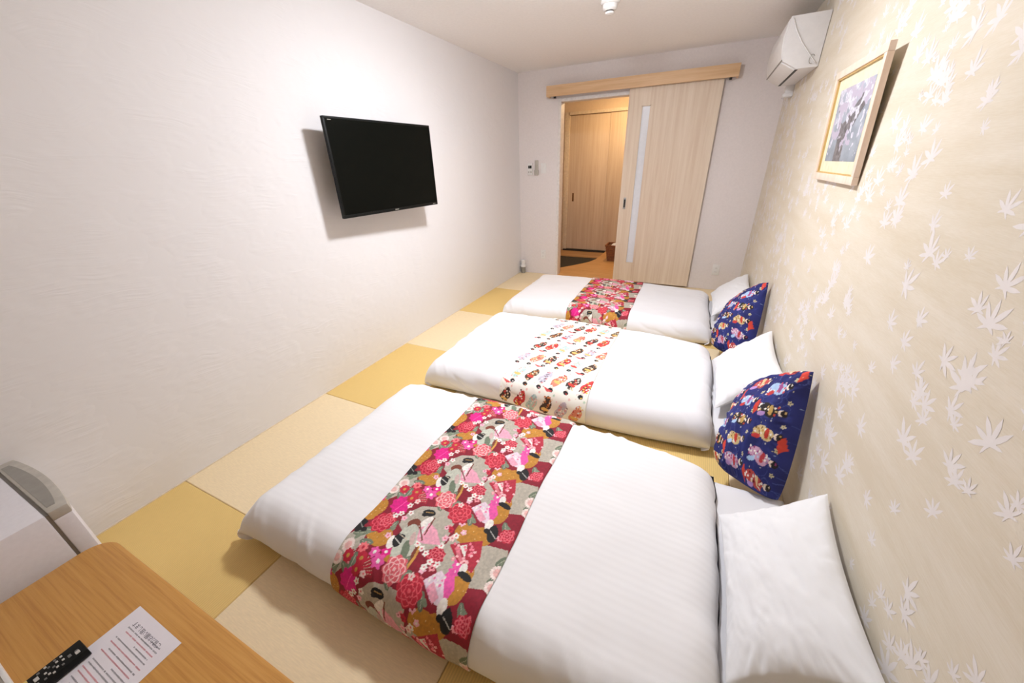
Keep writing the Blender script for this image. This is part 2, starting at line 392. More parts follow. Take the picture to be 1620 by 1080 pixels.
lathe('diffuser', [(0.065, lz-0.024), (0.055, lz-0.042), (0.02, lz-0.05)], lx, ly, emit('hall_diffuser', (1.0, 0.68, 0.35), HALL_POWER), t)
# ------------------------------------------------------------------ printed cloth painter
class Canvas:
    def __init__(s, w, h, res, base, wrap=False):
        s.nx, s.ny = int(round(w/res))+1, int(round(h/res))+1; s.w, s.h, s.wrap = w, h, wrap
        s.X, s.Y = np.meshgrid(np.linspace(0, w, s.nx), np.linspace(0, h, s.ny))
        s.C = np.zeros((s.ny, s.nx, 3)); s.C[:] = base
    def put(s, mask, col): s.C[mask] = col
    def loc(s, cx, cy, rot):
        dx = s.X-cx; dy = s.Y-cy
        if s.wrap: dy = (dy+s.h/2) % s.h - s.h/2
        c, q = math.cos(rot), math.sin(rot)
        return dx*c+dy*q, -dx*q+dy*c
    def ell(s, cx, cy, rx, ry, col, rot=0.0):
        a, b = s.loc(cx, cy, rot); s.put((a/rx)**2+(b/ry)**2 <= 1, col)
    def ring(s, cx, cy, rx, ry, w, col, rot=0.0, a0=-4, a1=4):
        a, b = s.loc(cx, cy, rot); r = np.sqrt((a/rx)**2+(b/ry)**2); th = np.arctan2(b, a)
        s.put((np.abs(r-1) <= w/min(rx, ry)) & (th >= a0) & (th <= a1), col)
    def flower(s, cx, cy, r, n, col, ccol=None, rot=0.0, deep=0.35, lines=None):
        a, b = s.loc(cx, cy, rot); rr = np.hypot(a, b); th = np.arctan2(b, a)
        s.put(rr <= r*(1-deep*(0.5-0.5*np.cos(n*th))), col)
        if lines is not None:
            s.put((rr <= r*0.85) & (rr > r*0.2) & (np.abs(np.sin(n*th/2+rr/r*4)) < 0.25), lines)
        if ccol is not None: s.put(rr <= r*0.28, ccol)
    def poly(s, pts, col):
        for off in ((0, s.h, -s.h) if s.wrap else (0,)):
            ins = np.zeros(s.X.shape, bool); n = len(pts)
            for i in range(n):
                x1, y1 = pts[i]; x2, y2 = pts[(i+1) % n]; y1 += off; y2 += off
                if y1 == y2: continue
                c = ((s.Y < y1) != (s.Y < y2)) & (s.X < (x2-x1)*(s.Y-y1)/(y2-y1)+x1)
                ins ^= c
            s.put(ins, col)
    def line(s, p, q, w, col):
        p = np.array(p); q = np.array(q); d = q-p; L = np.hypot(*d)
        a, b = s.loc((p[0]+q[0])/2, (p[1]+q[1])/2, math.atan2(d[1], d[0])); s.put((np.abs(a) < L/2) & (np.abs(b) < w/2), col)
GREY, OCH, MAG, RED, PINK, LPK = (186, 178, 164), (193, 134, 50), (226, 25, 135), (196, 36, 62), (230, 110, 124), (244, 186, 204)
WHT, BLK, GRN, BRN, DRED, GOLD = (244, 238, 232), (26, 25, 28), (112, 124, 104), (124, 62, 46), (140, 26, 46), (205, 152, 72)
def floral_tile(res=0.0025):
    tw, th = 0.57, 0.30
    c = Canvas(tw, th, res, DRED, wrap=True); rnd = random.Random(5)
    A = np.linalg.inv(np.array([[470., 185.], [257., -305.]]))
    def T(x, y):
        u, v = A @ np.array([x-104., y-735.]); return (u*tw, v*th)
    def P(pts, col): c.poly([T(*p) for p in pts], col)
    def E(x, y, rx, ry, col, rot=0): cx, cy = T(x, y); c.ell(cx, cy, rx, ry, col, rot)
    def F(x, y, r, n, col, cc=None, deep=0.3, lines=None): cx, cy = T(x, y); c.flower(cx, cy, r, n, col, cc, rnd.uniform(0, 2), deep, lines)
    def peony(x, y, r, col, ln):
        cx, cy = T(x, y); ro = rnd.uniform(0, 2)
        c.flower(cx, cy, r, 8, col, None, ro, .16)
        for q, f in enumerate((.86, .62, .38)):
            for k in range(6):
                a = ro+q*.5+k*PI/3; c.ring(cx+r*f*.55*math.cos(a), cy+r*f*.55*math.sin(a), r*f*.42, r*f*.34, .0016, ln, a, -1.3, 1.3)
        c.ell(cx, cy, r*.13, r*.13, ln)
    def leafy(x, y, r):
        cx, cy = T(x, y); ca, sa = math.cos(r), math.sin(r)
        c.ell(cx, cy, .026, .012, GRN, r); c.ell(cx+.01*sa, cy-.01*ca, .016, .008, (128, 140, 118), r+.7); c.line((cx-.02*ca, cy-.02*sa), (cx+.02*ca, cy+.02*sa), .002, (190, 190, 170))
    # pale grey fan fields
    P([(255, 745), (285, 690), (345, 656), (415, 664), (478, 712), (455, 775), (415, 850), (320, 860)], GREY)
    P([(398, 945), (396, 875), (455, 805), (560, 830), (648, 862), (632, 955), (575, 1012), (490, 1000)], GREY)
    P([(98, 720), (165, 600), (215, 515), (290, 462), (330, 470), (310, 530), (250, 590), (205, 612), (150, 690)], GREY)
    # ochre clouds
    for (x, y, rx, ry) in [(165, 652, .036, .042), (140, 690, .030, .030), (195, 800, .040, .040), (515, 790, .052, .042), (565, 800, .040, .036), (650, 690, .034, .052), (680, 650, .024, .034), (360, 485, .038, .028), (235, 880, .03, .02)]:
        E(x, y, rx, ry, OCH)
        for k in range(7): E(x+rnd.uniform(-30, 30), y+rnd.uniform(-22, 22), .0016, .0016, (236, 206, 140))
    # scattered small blooms on the red ground
    for i in range(26):
        x, y = rnd.choice([(400, 880), (330, 600), (560, 640), (210, 700), (470, 760), (640, 800), (300, 560), (660, 620)]); F(x+rnd.uniform(-40, 40), y+rnd.uniform(-35, 35), rnd.uniform(.008, .014), 5, rnd.choice([RED, PINK, LPK, (236, 150, 160)]), rnd.choice([WHT, DRED, None]))
    # hand mirrors with brown and gold rims
    a, b = T(285, 830); c.ell(a, b, .040, .086, (196, 198, 184), 0.30); c.ell(a+.016, b-.018, .014, .036, GRN, 0.45); c.ell(a+.012, b+.026, .010, .026, (206, 176, 172), 0.4)
    c.ring(a+.004, b, .043, .090, .0055, BRN, 0.30, -1.5, 1.9); c.ring(a+.015, b-.012, .044, .088, .0045, GOLD, 0.30, -1.4, 0.3)
    # folding fan with ribs
    a, b = T(285, 612)
    for k in range(11):
        an = 0.15+k*0.17; c.line((a, b), (a+.085*math.cos(an), b+.062*math.sin(an)), .0075, RED if k % 2 else (170, 40, 56)); c.line((a, b), (a+.08*math.cos(an+.08), b+.06*math.sin(an+.08)), .0018, (226, 200, 180))
    for x, y, r in [(150, 770, .3), (232, 750, 1.2), (300, 480, .4), (415, 655, 2.2), (475, 640, .5), (530, 725, 1.9), (205, 588, .8), (288, 580, 1.6), (585, 975, .7), (655, 765, 2.0), (470, 600, 1.3), (330, 520, .2), (250, 600, 2.4), (620, 905, 1.0)]: leafy(x, y, r)
    for (x, y, r, col, ln) in [(190, 735, .046, (182, 24, 52), (226, 84, 104)), (492, 692, .050, (196, 40, 62), (232, 96, 110)), (440, 622, .046, (228, 100, 112), (250, 196, 196)), (655, 800, .030, RED, PINK), (395, 418, .036, RED, PINK), (395, 880, .034, (186, 30, 56), PINK)]: peony(x, y, r, col, ln)
    F(258, 645, .044, 9, MAG, None, .16); c.line(T(235, 670), T(285, 620), .003, (248, 90, 170))
    for x, y, r in [(405, 560, .020), (380, 592, .026), (365, 560, .020), (640, 640, .022), (175, 605, .018), (655, 610, .02)]: F(x, y, r, 6, rnd.choice([MAG, (238, 90, 170)]), WHT)
    for (x, y, r) in [(265, 525, .024), (222, 560, .022), (598, 948, .026), (570, 1000, .022)]:
        F(x, y, r, 18, (246, 228, 222), None, .10); F(x, y, r*.6, 12, (238, 186, 182), None, .2)
    F(322, 540, .020, 8, (238, 120, 126), RED)
    for (x, y) in [(268, 560), (320, 578), (300, 612)]: F(x, y, .022, 8, RED, GOLD, .15)
    for (x, y) in [(295, 650), (325, 630), (262, 690), (275, 715), (345, 850), (415, 840), (430, 810), (405, 490), (540, 620), (560, 600), (500, 650), (585, 610), (470, 800), (455, 810), (600, 660), (240, 700), (300, 690), (360, 870), (330, 830)]: F(x, y, .013, 5, rnd.choice([WHT, LPK, (246, 214, 210)]), PINK)
    # ladies: the one on the fan
    P([(325, 815), (338, 745), (375, 738), (402, 775), (412, 838), (350, 830)], (240, 168, 190)); E(360, 735, .013, .030, WHT, -.45); E(352, 770, .006, .030, (236, 232, 230), .1); E(372, 692, .026, .015, BLK, .2); E(352, 700, .010, .008, BLK); c.line(T(360, 688), T(388, 692), .004, (176, 140, 84)); c.line(T(333, 728), T(345, 818), .0055, BRN); c.line(T(394, 715), T(352, 795), .0055, BRN)
    # the one at the mirror
    E(234, 824, .015, .026, WHT, .3); E(256, 816, .017, .026, BLK, .35); E(272, 800, .012, .010, BLK); c.line(T(246, 806), T(268, 834), .003, (210, 208, 200)); c.line(T(262, 790), T(290, 812), .003, (206, 190, 170))
    # standing, right
    P([(540, 665), (600, 632), (628, 690), (602, 755), (560, 725)], (234, 212, 226)); P([(610, 650), (645, 615), (640, 700), (602, 742)], (238, 90, 170)); P([(548, 690), (575, 670), (590, 720), (565, 735)], (240, 168, 190)); E(598, 748, .015, .024, WHT); E(604, 790, .020, .034, BLK, .2); E(586, 776, .014, .010, BLK); E(616, 768, .008, .016, BLK, .3); c.line(T(598, 775), T(612, 812), .003, (190, 186, 180))
    for k in range(10): F(550+rnd.random()*70, 650+rnd.random()*70, .005, 5, rnd.choice([(238, 120, 170), WHT]))
    # kneeling, lower right
    P([(445, 835), (565, 818), (548, 890), (512, 950), (468, 905)], (180, 44, 64)); P([(480, 840), (508, 835), (494, 892)], WHT); P([(462, 850), (478, 845), (492, 930), (476, 910)], (226, 120, 136))
    for k in range(22): F(455+rnd.random()*95, 830+rnd.random()*85, .006, 5, rnd.choice([(240, 130, 150), (250, 190, 196)]))
    E(487, 934, .013, .020, WHT, .2); E(492, 962, .026, .012, BLK, -.2); E(476, 952, .010, .008, BLK)
    # dark bow on the left rim
    E(110, 748, .016, .030, BLK, .2); E(122, 735, .014, .010, BLK, .4); E(126, 768, .012, .010, BLK); c.line(T(108, 735), T(120, 760), .003, (150, 150, 145))
    n = fbm(c.X*160, c.Y*160, 3, 2); c.C = np.clip(c.C*(1+0.06*n[..., None]), 0, 255)
    return c
def figure(c, x, y, rot, s, body, pat, rnd, head=True, obi=None):
    ca, sa = math.cos(rot), math.sin(rot)
    L = lambda a, b: (x+s*(a*ca-b*sa), y+s*(a*sa+b*ca))
    c.ell(*L(0, .006), .0135*s, .034*s, body, rot); c.ell(*L(.005, .018), .011*s, .020*s, body, rot+.3); c.ell(*L(-.006, -.006), .012*s, .018*s, body, rot-.2)
    for k in range(26): c.ell(*L(rnd.uniform(-.013, .013), rnd.uniform(-.026, .038)), .0029*s, .0029*s, rnd.choice(pat))
    if obi: c.ell(*L(0, -.008), .013*s, .006*s, obi, rot)
    if head:
        c.ell(*L(0, -.034), .006*s, .008*s, (246, 226, 212)); c.ell(*L(.001, -.041), .0085*s, .007*s, (34, 26, 30), rot); c.ell(*L(.004, -.043), .003*s, .002*s, rnd.choice(pat), rot)
def kimono_cloth(res=0.0035):
    w, h = 0.57, 1.36; c = Canvas(w, h, res, (247, 246, 236)); rnd = random.Random(8)
    kinds = [((60, 48, 44), [(226, 206, 170), (196, 60, 50), WHT]), ((206, 62, 62), [WHT, (240, 200, 90), (90, 30, 30)]), ((188, 214, 206), [WHT, (160, 190, 190), (236, 170, 160)]), ((70, 54, 46), [(240, 220, 190), (200, 120, 60)]), ((196, 190, 204), [(120, 100, 110), WHT, (220, 150, 150)]), ((226, 140, 116), [WHT, (240, 210, 150), (180, 60, 60)])]
    k = 0; y = 0.05; row = 0
    while y < h:
        for i in range(6):
            x = 0.055+i*0.093+(0.03 if row % 2 else -0.01)+rnd.uniform(-.008, .008)
            b, p = kinds[(i+row*2) % 6]
            figure(c, x, y+rnd.uniform(-.008, .008), -0.30+rnd.uniform(-.12, .12), 1.9, b, p, rnd, obi=rnd.choice([None, (200, 60, 50), (230, 190, 110)]))
            if (i+row) % 3 == 1: c.poly([(x-.084, y-.068), (x-.050, y-.096), (x-.014, y-.086), (x-.046, y-.076)], (222, 84, 84))
            c.flower(x+.045, y+.09, .008, 5, rnd.choice([(240, 190, 180), (190, 215, 190), (240, 220, 170)]))
        y += 0.198; row += 1
    for _ in range(90): c.ell(rnd.uniform(0, w), rnd.uniform(0, h), .003, .003, rnd.choice([(236, 200, 170), (200, 216, 190), (240, 190, 190)]))
    return c
def cushion_cloth(res=0.003):
    w = 0.48; c = Canvas(w, w, res, (33, 40, 110)); rnd = random.Random(21)
    n = fbm(c.X*14, c.Y*14, 2, 2); c.C += (n*14)[..., None]*np.array([.5, .6, 1.0])
    for _ in range(40): c.ring(rnd.uniform(0, w), rnd.uniform(0, w), rnd.uniform(.015, .035), rnd.uniform(.015, .035), .0012, rnd.choice([(70, 80, 150), (58, 68, 140)]), 0, rnd.uniform(-3, 0), rnd.uniform(0, 3))
    kinds = [((214, 190, 140), [(190, 150, 80), WHT, (120, 90, 40)], (200, 60, 50)), ((196, 78, 74), [WHT, (240, 220, 190), (120, 30, 40)], (230, 200, 150)), ((40, 34, 34), [(214, 180, 120), (190, 60, 50), WHT], (206, 170, 100)), ((206, 160, 190), [WHT, (150, 60, 120), (190, 210, 236)], (190, 60, 70)), ((170, 198, 232), [WHT, (180, 120, 180), (220, 90, 90)], (160, 80, 140))]
    pats = 0
    for ci, x in enumerate([0.07, 0.225, 0.38]):
        for ri in range(6):
            y = 0.04+ri*0.088+(0.03 if ci % 2 else 0); b, p, ob = kinds[(ri*2+ci*3) % 5]
            figure(c, x+rnd.uniform(-.008, .008), y, PI/2+rnd.uniform(-.25, .25), 1.55, b, p, rnd, obi=ob)
            c.ell(x-.036, y-.020, .022, .009, rnd.choice([(190, 150, 210), (200, 60, 60), (170, 200, 235)]), .2)
            if (ri+ci) % 3 == 1: c.poly([(x+.072, y-.058), (x+.096, y-.034), (x+.086, y+.010), (x+.066, y-.016)], (216, 70, 56))
            c.flower(x+.068, y+.040, .010, 5, (206, 196, 160), (120, 110, 90), 0, .4); c.ell(x+.02, y+.05, .003, .003, (190, 190, 200))
    for _ in range(60): c.ell(rnd.uniform(0, w), rnd.uniform(0, w), .0022, .0022, rnd.choice([(150, 170, 210), (200, 190, 160)]))
    return c
def grid_faces(nu, nv, base=0, flip=False):
    i, j = np.meshgrid(np.arange(nu-1), np.arange(nv-1)); a = (j*nu+i).ravel()+base
    q = np.stack([a, a+1, a+1+nu, a+nu], 1)
    return q[:, ::-1] if flip else q
def set_colors(o, cols):
    ca = o.data.color_attributes.new('print', 'FLOAT_COLOR', 'POINT')
    n = len(o.data.vertices); full = np.ones((n, 4), np.float32); full[:, :3] = lin(cols[:n]); ca.data.foreach_set('color', full.ravel())
# ------------------------------------------------------------------ futon beds
class Quilt:
    """puffed quilt lying over a mattress; S(u,v) in [-1,1]^2 gives its upper skin"""
    def __init__(s, x0, x1, y0, y1, zb, h, rx, ry, seed, tips, puff=0.02, my=(0, 1)):
        s.__dict__.update(x0=x0, x1=x1, y0=y0, y1=y1, zb=zb, h=h, rx=rx, ry=ry, seed=seed, tips=tips, puff=puff, my=my)
    @staticmethod
    def prof(a, L, r, end):
        """a in [0,1] -> (offset, height factor)"""
        a0 = (L-r)/(L-r+r*1.9)
        t = np.clip((a-a0)/(1-a0), 0, 1); th = t*end
        off = (L-r)*np.minimum(a/a0, 1)+r*np.sin(th)
        return off, 1-(1-np.cos(th))/(1-math.cos(end))
    def S(s, u, v):
        Lx, Ly = (s.x1-s.x0)/2, (s.y1-s.y0)/2; cx, cy = (s.x0+s.x1)/2, (s.y0+s.y1)/2
        ox, gx = s.prof(np.abs(u), Lx, s.rx, 2.25); oy, gy = s.prof(np.abs(v), Ly, s.ry, 2.25)
        X = cx+np.sign(u)*ox; Y = cy+np.sign(v)*oy
        g = gx*gy
        # slight waviness of the outline
        X = X+np.sign(u)*(1-gx)*0.018*vnoise(Y*3.1, Y*0+s.seed*3.3, s.seed); Y = Y+np.sign(v)*(1-gy)*0.016*vnoise(X*3.3, X*0+s.seed*1.7, s.seed+5)
        Z = s.zb+s.h*g*(1+0.02*fbm(X*2.2, Y*2.6, s.seed))+s.puff*(1-u**4)*(1-v**4)
        # gathered creases along the rims
        wx = np.exp(-((np.abs(u)-0.90)/0.08)**2); wy = np.exp(-((np.abs(v)-0.86)/0.12)**2)
        rid = lambda a, b, sd: 1-2*np.abs(vnoise(a, b, sd))               # sharp-crested folds
        cr = rid(Y*11, X*3, s.seed+9)*wx*(0.4+0.6*vnoise(Y*2.3, X*0, s.seed+71))+rid(X*15+Y*11, Y*2.5, s.seed+3)*wy*(0.5+0.5*vnoise(X*2.1, X*0+3, s.seed+70))
        Z = Z+0.018*cr*(0.25+0.75*g); Y = Y-np.sign(v)*0.016*rid(X*8+Z*9, Z*5, s.seed+31)*wy*(1-g)*(0.5+0.5*vnoise(X*1.9, X*0+8, s.seed+72)); X = X-np.sign(u)*0.012*rid(Y*9, Z*5, s.seed+37)*wx*(1-g)
        Z = Z+0.0028*fbm(X*7, Y*7, s.seed+21, 2)*g
        tp = np.clip((X-1.70)/0.77, 0, 1)**2                               # quilt narrows and flattens toward the head
        yc = (s.y0+s.y1)/2; Y = yc+(Y-yc)*(1-0.085*tp); Z = Z-0.020*tp*g
        for (su, sv, ex, ey, ez) in s.tips:                           # ear-like quilt corners
            k = np.clip((su*u-0.76)/0.24, 0, 1)*np.clip((sv*v-0.72)/0.28, 0, 1); k = k**1.6
            X = X+ex*k; Y = Y+ey*k; Z = Z+ez*k
        return np.stack([X, Y, np.maximum(Z, s.rest(X, Y)+0.008)], -1)
    def rest(s, X, Y):
        """height of what the quilt lies on: floor or mattress"""
        k = np.clip((Y-s.my[0]+0.03)/0.05, 0, 1)*np.clip((s.my[1]+0.03-Y)/0.05, 0, 1); k = k*np.clip((X-0.74)/0.05, 0, 1)
        return 0.004+0.102*k
    def normals(s, u, v, e=2e-3):
        du = s.S(np.clip(u+e, -1, 1), v)-s.S(np.clip(u-e, -1, 1), v); dv = s.S(u, np.clip(v+e, -1, 1))-s.S(u, np.clip(v-e, -1, 1))
        n = np.cross(du, dv); return n/(np.linalg.norm(n, axis=-1, keepdims=True)+1e-12)
def dense(n, k=1.5):
    t = np.linspace(-1, 1, n); return np.sign(t)*(1-(1-np.abs(t))**k)
def build_quilt(q, mat, label, group):
    nu, nv = 260, 180; us, vs = dense(nu), dense(nv)
    U, V = np.meshgrid(us, vs); P = q.S(U, V).reshape(-1, 3)
    # underside: shares the rim
    per = list(range(nu))+[nu*(j+1)-1 for j in range(1, nv)]+[nu*(nv-1)+i for i in range(nu-2, -1, -1)]+[nu*j for j in range(nv-2, 0, -1)]
    rim = P[per]; c = rim.mean(0); inner = c+(rim-c)*0.985; inner[:, 2] = np.maximum(np.maximum(rim[:, 2]-0.012, 0.006), q.rest(inner[:, 0], inner[:, 1]))
    verts = np.vstack([P, inner]); base = len(P); n = len(per)
    faces = [list(f) for f in grid_faces(nu, nv)]
    for i in range(n): faces.append([per[(i+1) % n], per[i], base+i, base+(i+1) % n])
    o = mesh_obj('duvet', verts, faces, mat, None, True)
    return tag(o, label, 'duvet', group)
def build_runner(q, ua, ub, va, vb, canvas, tile, lift, name, label, cat, group=None, hem=None):
    """cloth laid over the quilt between u=ua..ub; canvas gives its print"""
    # sample S along v to get arc length
    if tile:
        width = 0.57
    nu = canvas.nx; res = canvas.w/(nu-1)
    vv = np.linspace(va, vb, 600); mid = q.S(np.full_like(vv, (ua+ub)/2), vv); arc = np.concatenate([[0], np.cumsum(np.linalg.norm(np.diff(mid, axis=0), axis=1))])
    nv = int(arc[-1]/res)+1; v1 = np.interp(np.linspace(0, arc[-1], nv), arc, vv)
    U, V = np.meshgrid(np.linspace(ua, ub, nu), v1)
    U = U+0.006*vnoise(V*2.3, V*0+4, q.seed+2)
    P = q.S(U, V); N = q.normals(U, V)
    L = np.full(U.shape, lift); L[0, :] = L[-1, :] = 0.003; L[:, 0] = L[:, -1] = 0.003
    P = P+N*L[..., None]; P[..., 2] = np.maximum(P[..., 2], 0.006)
    if tile: rows = np.round(np.arange(nv)/(canvas.ny-1)*(canvas.ny-1)).astype(int) % (canvas.ny-1)
    else: rows = np.minimum(np.arange(nv), canvas.ny-1)
    cols = canvas.C[rows][:, :, :].reshape(-1, 3)
    o = mesh_obj(name, P.reshape(-1, 3), grid_faces(nu, nv), M['print'], None, True); set_colors(o, cols)
    return tag(o, label, cat, group)
def u_of_x(q, x, v=0.0):
    us = np.linspace(-1, 1, 4000); X = q.S(us, np.full_like(us, v))[:, 0]; return float(np.interp(x, X, us))
floral, floral_far, kimono = floral_tile(0.0025), floral_tile(0.004), kimono_cloth()
q1 = Quilt(0.66, 2.47, 0.437, 1.575, 0.022, 0.185, 0.12, 0.12, 1, [(-1, -1, -0.070, -0.022, 0.028)], 0.022, (0.55, 1.53))
q2 = Quilt(0.62, 2.47, 1.745, 2.90, 0.022, 0.180, 0.12, 0.12, 2, [(-1, -1, 0.0, 0.0, 0.02)], 0.022, (1.87, 2.80))
q3 = Quilt(0.55, 2.47, 3.15, 4.28, 0.022, 0.165, 0.12, 0.12, 3, [(-1, -1, -0.02, 0.0, 0.02)], 0.020, (3.28, 4.18))
for q, mn, lab in [(q1, 'duvet_stripe', 'plump white duvet on the bed nearest the wooden table'), (q2, 'duvet', 'plump white duvet on the middle bed under the cream cloth'), (q3, 'duvet', 'plump white duvet on the bed nearest the doorway')]:
    build_quilt(q, M[mn], lab, 'white duvets')
for q, cv, tile, lab in [(q1, floral, True, 'red floral runner of kimono ladies over the nearest duvet'), (q2, kimono, False, 'cream runner with rows of small kimono figures on the middle duvet'), (q3, floral_far, True, 'red floral runner across the duvet nearest the doorway')]:
    build_runner(q, u_of_x(q, 1.225), u_of_x(q, 1.795), -0.975, 0.975, cv, tile, 0.008, 'bed_runner', lab, 'bed runner', 'bed runners')
def rounded_slab(name, x0, x1, y0, y1, z0, z1, r, mat, seed=0, amp=0.004):
    """soft mattress: rounded box with slight unevenness"""
    nu, nv = 60, 40; U, V = np.meshgrid(dense(nu), dense(nv)); cx, cy = (x0+x1)/2, (y0+y1)/2
    ox, gx = Quilt.prof(np.abs(U), (x1-x0)/2, r, PI/2*1.0); oy, gy = Quilt.prof(np.abs(V), (y1-y0)/2, r, PI/2*1.0)
    X = cx+np.sign(U)*ox; Y = cy+np.sign(V)*oy; zz = (z1-z0)
    Z = z0+zz*np.minimum(gx, gy)**0.6+amp*fbm(X*9, Y*9, seed)*np.minimum(gx, gy)
    P = np.stack([X, Y, Z], -1).reshape(-1, 3); B = P.copy(); B[:, 2] = z0
    return mesh_obj(name, np.vstack([P, B]), np.vstack([grid_faces(nu, nv), grid_faces(nu, nv, nu*nv, True)]), mat, None, True)
for i, (y0, y1, lab) in enumerate([(0.55, 1.53, 'thin white futon mattress under the nearest duvet'), (1.87, 2.80, 'thin white futon mattress under the middle duvet'), (3.28, 4.18, 'thin white futon mattress under the duvet by the doorway')]):
    tag(rounded_slab('futon_mattress', 0.80, W-0.02, y0, y1, 0.0, 0.095, 0.05, M['sheet'], i+40), lab, 'mattress', 'futon mattresses')
def soft_pad(name, corners, bulge, back, mat, n=70, seed=0, canvas=None, pinch=0.05, wr=0.004, bulge_dir=None, round_c=0.0):
    """cushion through four corners A,B,C,D (counter-clockwise seen from the front) with puffed faces"""
    A, B, C, Dd = [np.array(p, float) for p in corners]
    nu, nv = (canvas.nx, canvas.ny) if canvas is not None else (n, n)
    t = np.linspace(0, 1, nu); s = np.linspace(0, 1, nv); S, Tt = np.meshgrid(t, s)
    u, v = 2*S-1, 2*Tt-1
    # edges drawn inwards between the corners
    pu = S+(0.5-S)*pinch*2*(1-v**2)*np.abs(u)**2; pv = Tt+(0.5-Tt)*pinch*2*(1-u**2)*np.abs(v)**2
    kk = (np.abs(u)*np.abs(v))**5*round_c*np.where(u > 0, np.where(v > 0, 0.1, 0.45), 1.0)      # blunt all corners but the top one
    pu = pu+(0.5-pu)*kk; pv = pv+(0.5-pv)*kk
    a, b = pu[..., None], pv[..., None]
    base = (1-a)*(1-b)*C+a*(1-b)*B+a*b*A+(1-a)*b*Dd       # a: C->B, b: C->D
    N = np.cross(B-C, Dd-C)+np.cross(A-Dd, A-B); N /= np.linalg.norm(N)
    if bulge_dir is not None: N = np.array(bulge_dir, float); N /= np.linalg.norm(N)
    f = np.maximum((1-u**2)*(1-v**2), 0)**0.42
    cre = wr*fbm(S*7+2*Tt, Tt*6, seed, 3)*f**0.5
    edgew = np.exp(-((np.maximum(np.abs(u), np.abs(v))-0.88)/0.1)**2)
    cre = cre+wr*1.2*fbm(np.arctan2(v, u)*9, u*0+seed, seed+4, 2)*edgew*f**0.4
    front = base+N*(bulge*f+cre)[..., None]; bk = base-N*(back*f)[..., None]
    P = np.vstack([front.reshape(-1, 3), bk.reshape(-1, 3)])
    F = np.vstack([grid_faces(nu, nv), grid_faces(nu, nv, nu*nv, True)])
    o = mesh_obj(name, P, F, mat, None, True)
    if canvas is not None: set_colors(o, np.vstack([canvas.C.reshape(-1, 3), canvas.C.reshape(-1, 3)]))
    return o
# pillows lean up the papered wall: low edge on the mattress, high edge at the wall
for i, (y0, y1, zt, lab) in enumerate([(0.66, 1.275, 0.375, 'large white pillow leaning on the wallpaper, nearest the viewer'), (2.02, 2.66, 0.415, 'white pillow propped on the wall behind the nearer navy cushion'), (3.52, 4.20, 0.385, 'white pillow propped on the wall nearest the doorway')]):
    Cc = (2.47, y0, 0.155); Bc = (2.765, y0+0.01, zt-0.03); Ac = (2.765, y1+0.01, zt); Dc = (2.47, y1-0.02, 0.155)
    tag(soft_pad('pillow', [Ac, Bc, Cc, Dc], 0.075, 0.06, M['pillow'], 90, 60+i, wr=0.005, pinch=0.055), lab, 'pillow', 'white pillows')
cc = cushion_cloth()
for i, (dy, lab) in enumerate([(0.0, 'navy kimono print cushion leaning between the nearest and middle beds'), (1.36, 'navy kimono print cushion leaning by the bed nearest the doorway')]):
    Ac, Bc, Cc, Dc = (2.75, 1.735+dy, 0.62), (2.715, 1.47+dy, 0.10), (2.465, 1.62+dy, 0.11), (2.595, 1.98+dy, 0.365)
    tag(soft_pad('throw_cushion', [Ac, Bc, Cc, Dc], 0.13, 0.03, M['print'], seed=80+i, canvas=cc, pinch=-0.025, wr=0.009, round_c=0.10), lab, 'cushion', 'navy cushions')
# ------------------------------------------------------------------ television
def television():
    t = thing('television', (0.17, 2.245, 1.15), 'black flat television on a wall bracket above the tatami', 'television')
    c = Vector((0.17, 2.245, 1.441)); w, h = 0.938, 0.576; yaw = -0.065
    r = Vector((-math.sin(yaw), math.cos(yaw), 0)); n = Vector((math.cos(yaw), math.sin(yaw), 0)); u = Vector((0, 0, 1))
    def slab(name, a0, a1, b0, b1, d0, d1, mat, parent, bev=0.0):
        b = bmesh.new(); add_box(b, d0, d1, a0, a1, b0, b1, bev)
        for vv in b.verts:
            p = vv.co.copy(); vv.co = c+n*p.x+r*p.y+u*p.z
        return bm_obj(name, b, mat, parent, smooth=bev > 0)
    slab('housing', -w/2, w/2, -h/2, h/2, -0.020, 0.0, M['black'], t, 0.003)
    slab('back_cover', -w*0.36, w*0.36, -h*0.36, h*0.3, -0.062, -0.019, M['black'], t, 0.006)
    bz = 0.012
    sc = slab('screen', -w/2+bz, w/2-bz, -h/2+0.02, h/2-bz, -0.002, 0.0008, M['black_gloss'], t)
    bm_ = M['grey_plastic']
    for a0, a1, b0, b1 in [(-w/2, w/2, h/2-bz, h/2), (-w/2, w/2, -h/2, -h/2+0.02), (-w/2, -w/2+bz, -h/2+0.02, h/2-bz), (w/2-bz, w/2, -h/2+0.02, h/2-bz)]:
        slab('bezel', a0, a1, b0, b1, -0.001, 0.003, M['black'], t, 0.001)
    slab('logo_mark', -0.018, 0.018, -h/2+0.007, -h/2+0.013, 0.0028, 0.0036, bm_, t)
    slab('label_mark', -w/2+0.03, -w/2+0.055, h/2-0.020, h/2-0.016, 0.0006, 0.0013, bm_, t)
    slab('status_mark', w/2-0.06, w/2-0.03, -h/2+0.008, -h/2+0.012, 0.0028, 0.0036, bm_, t)
    b = bmesh.new(); add_box(b, 0.0012, 0.02, 2.14, 2.36, 1.34, 1.54, 0.002); add_box(b, 0.02, 0.11, 2.22, 2.29, 1.42, 1.47, 0.002)
    bm_obj('wall_bracket', b, M['black'], t, True)
television()
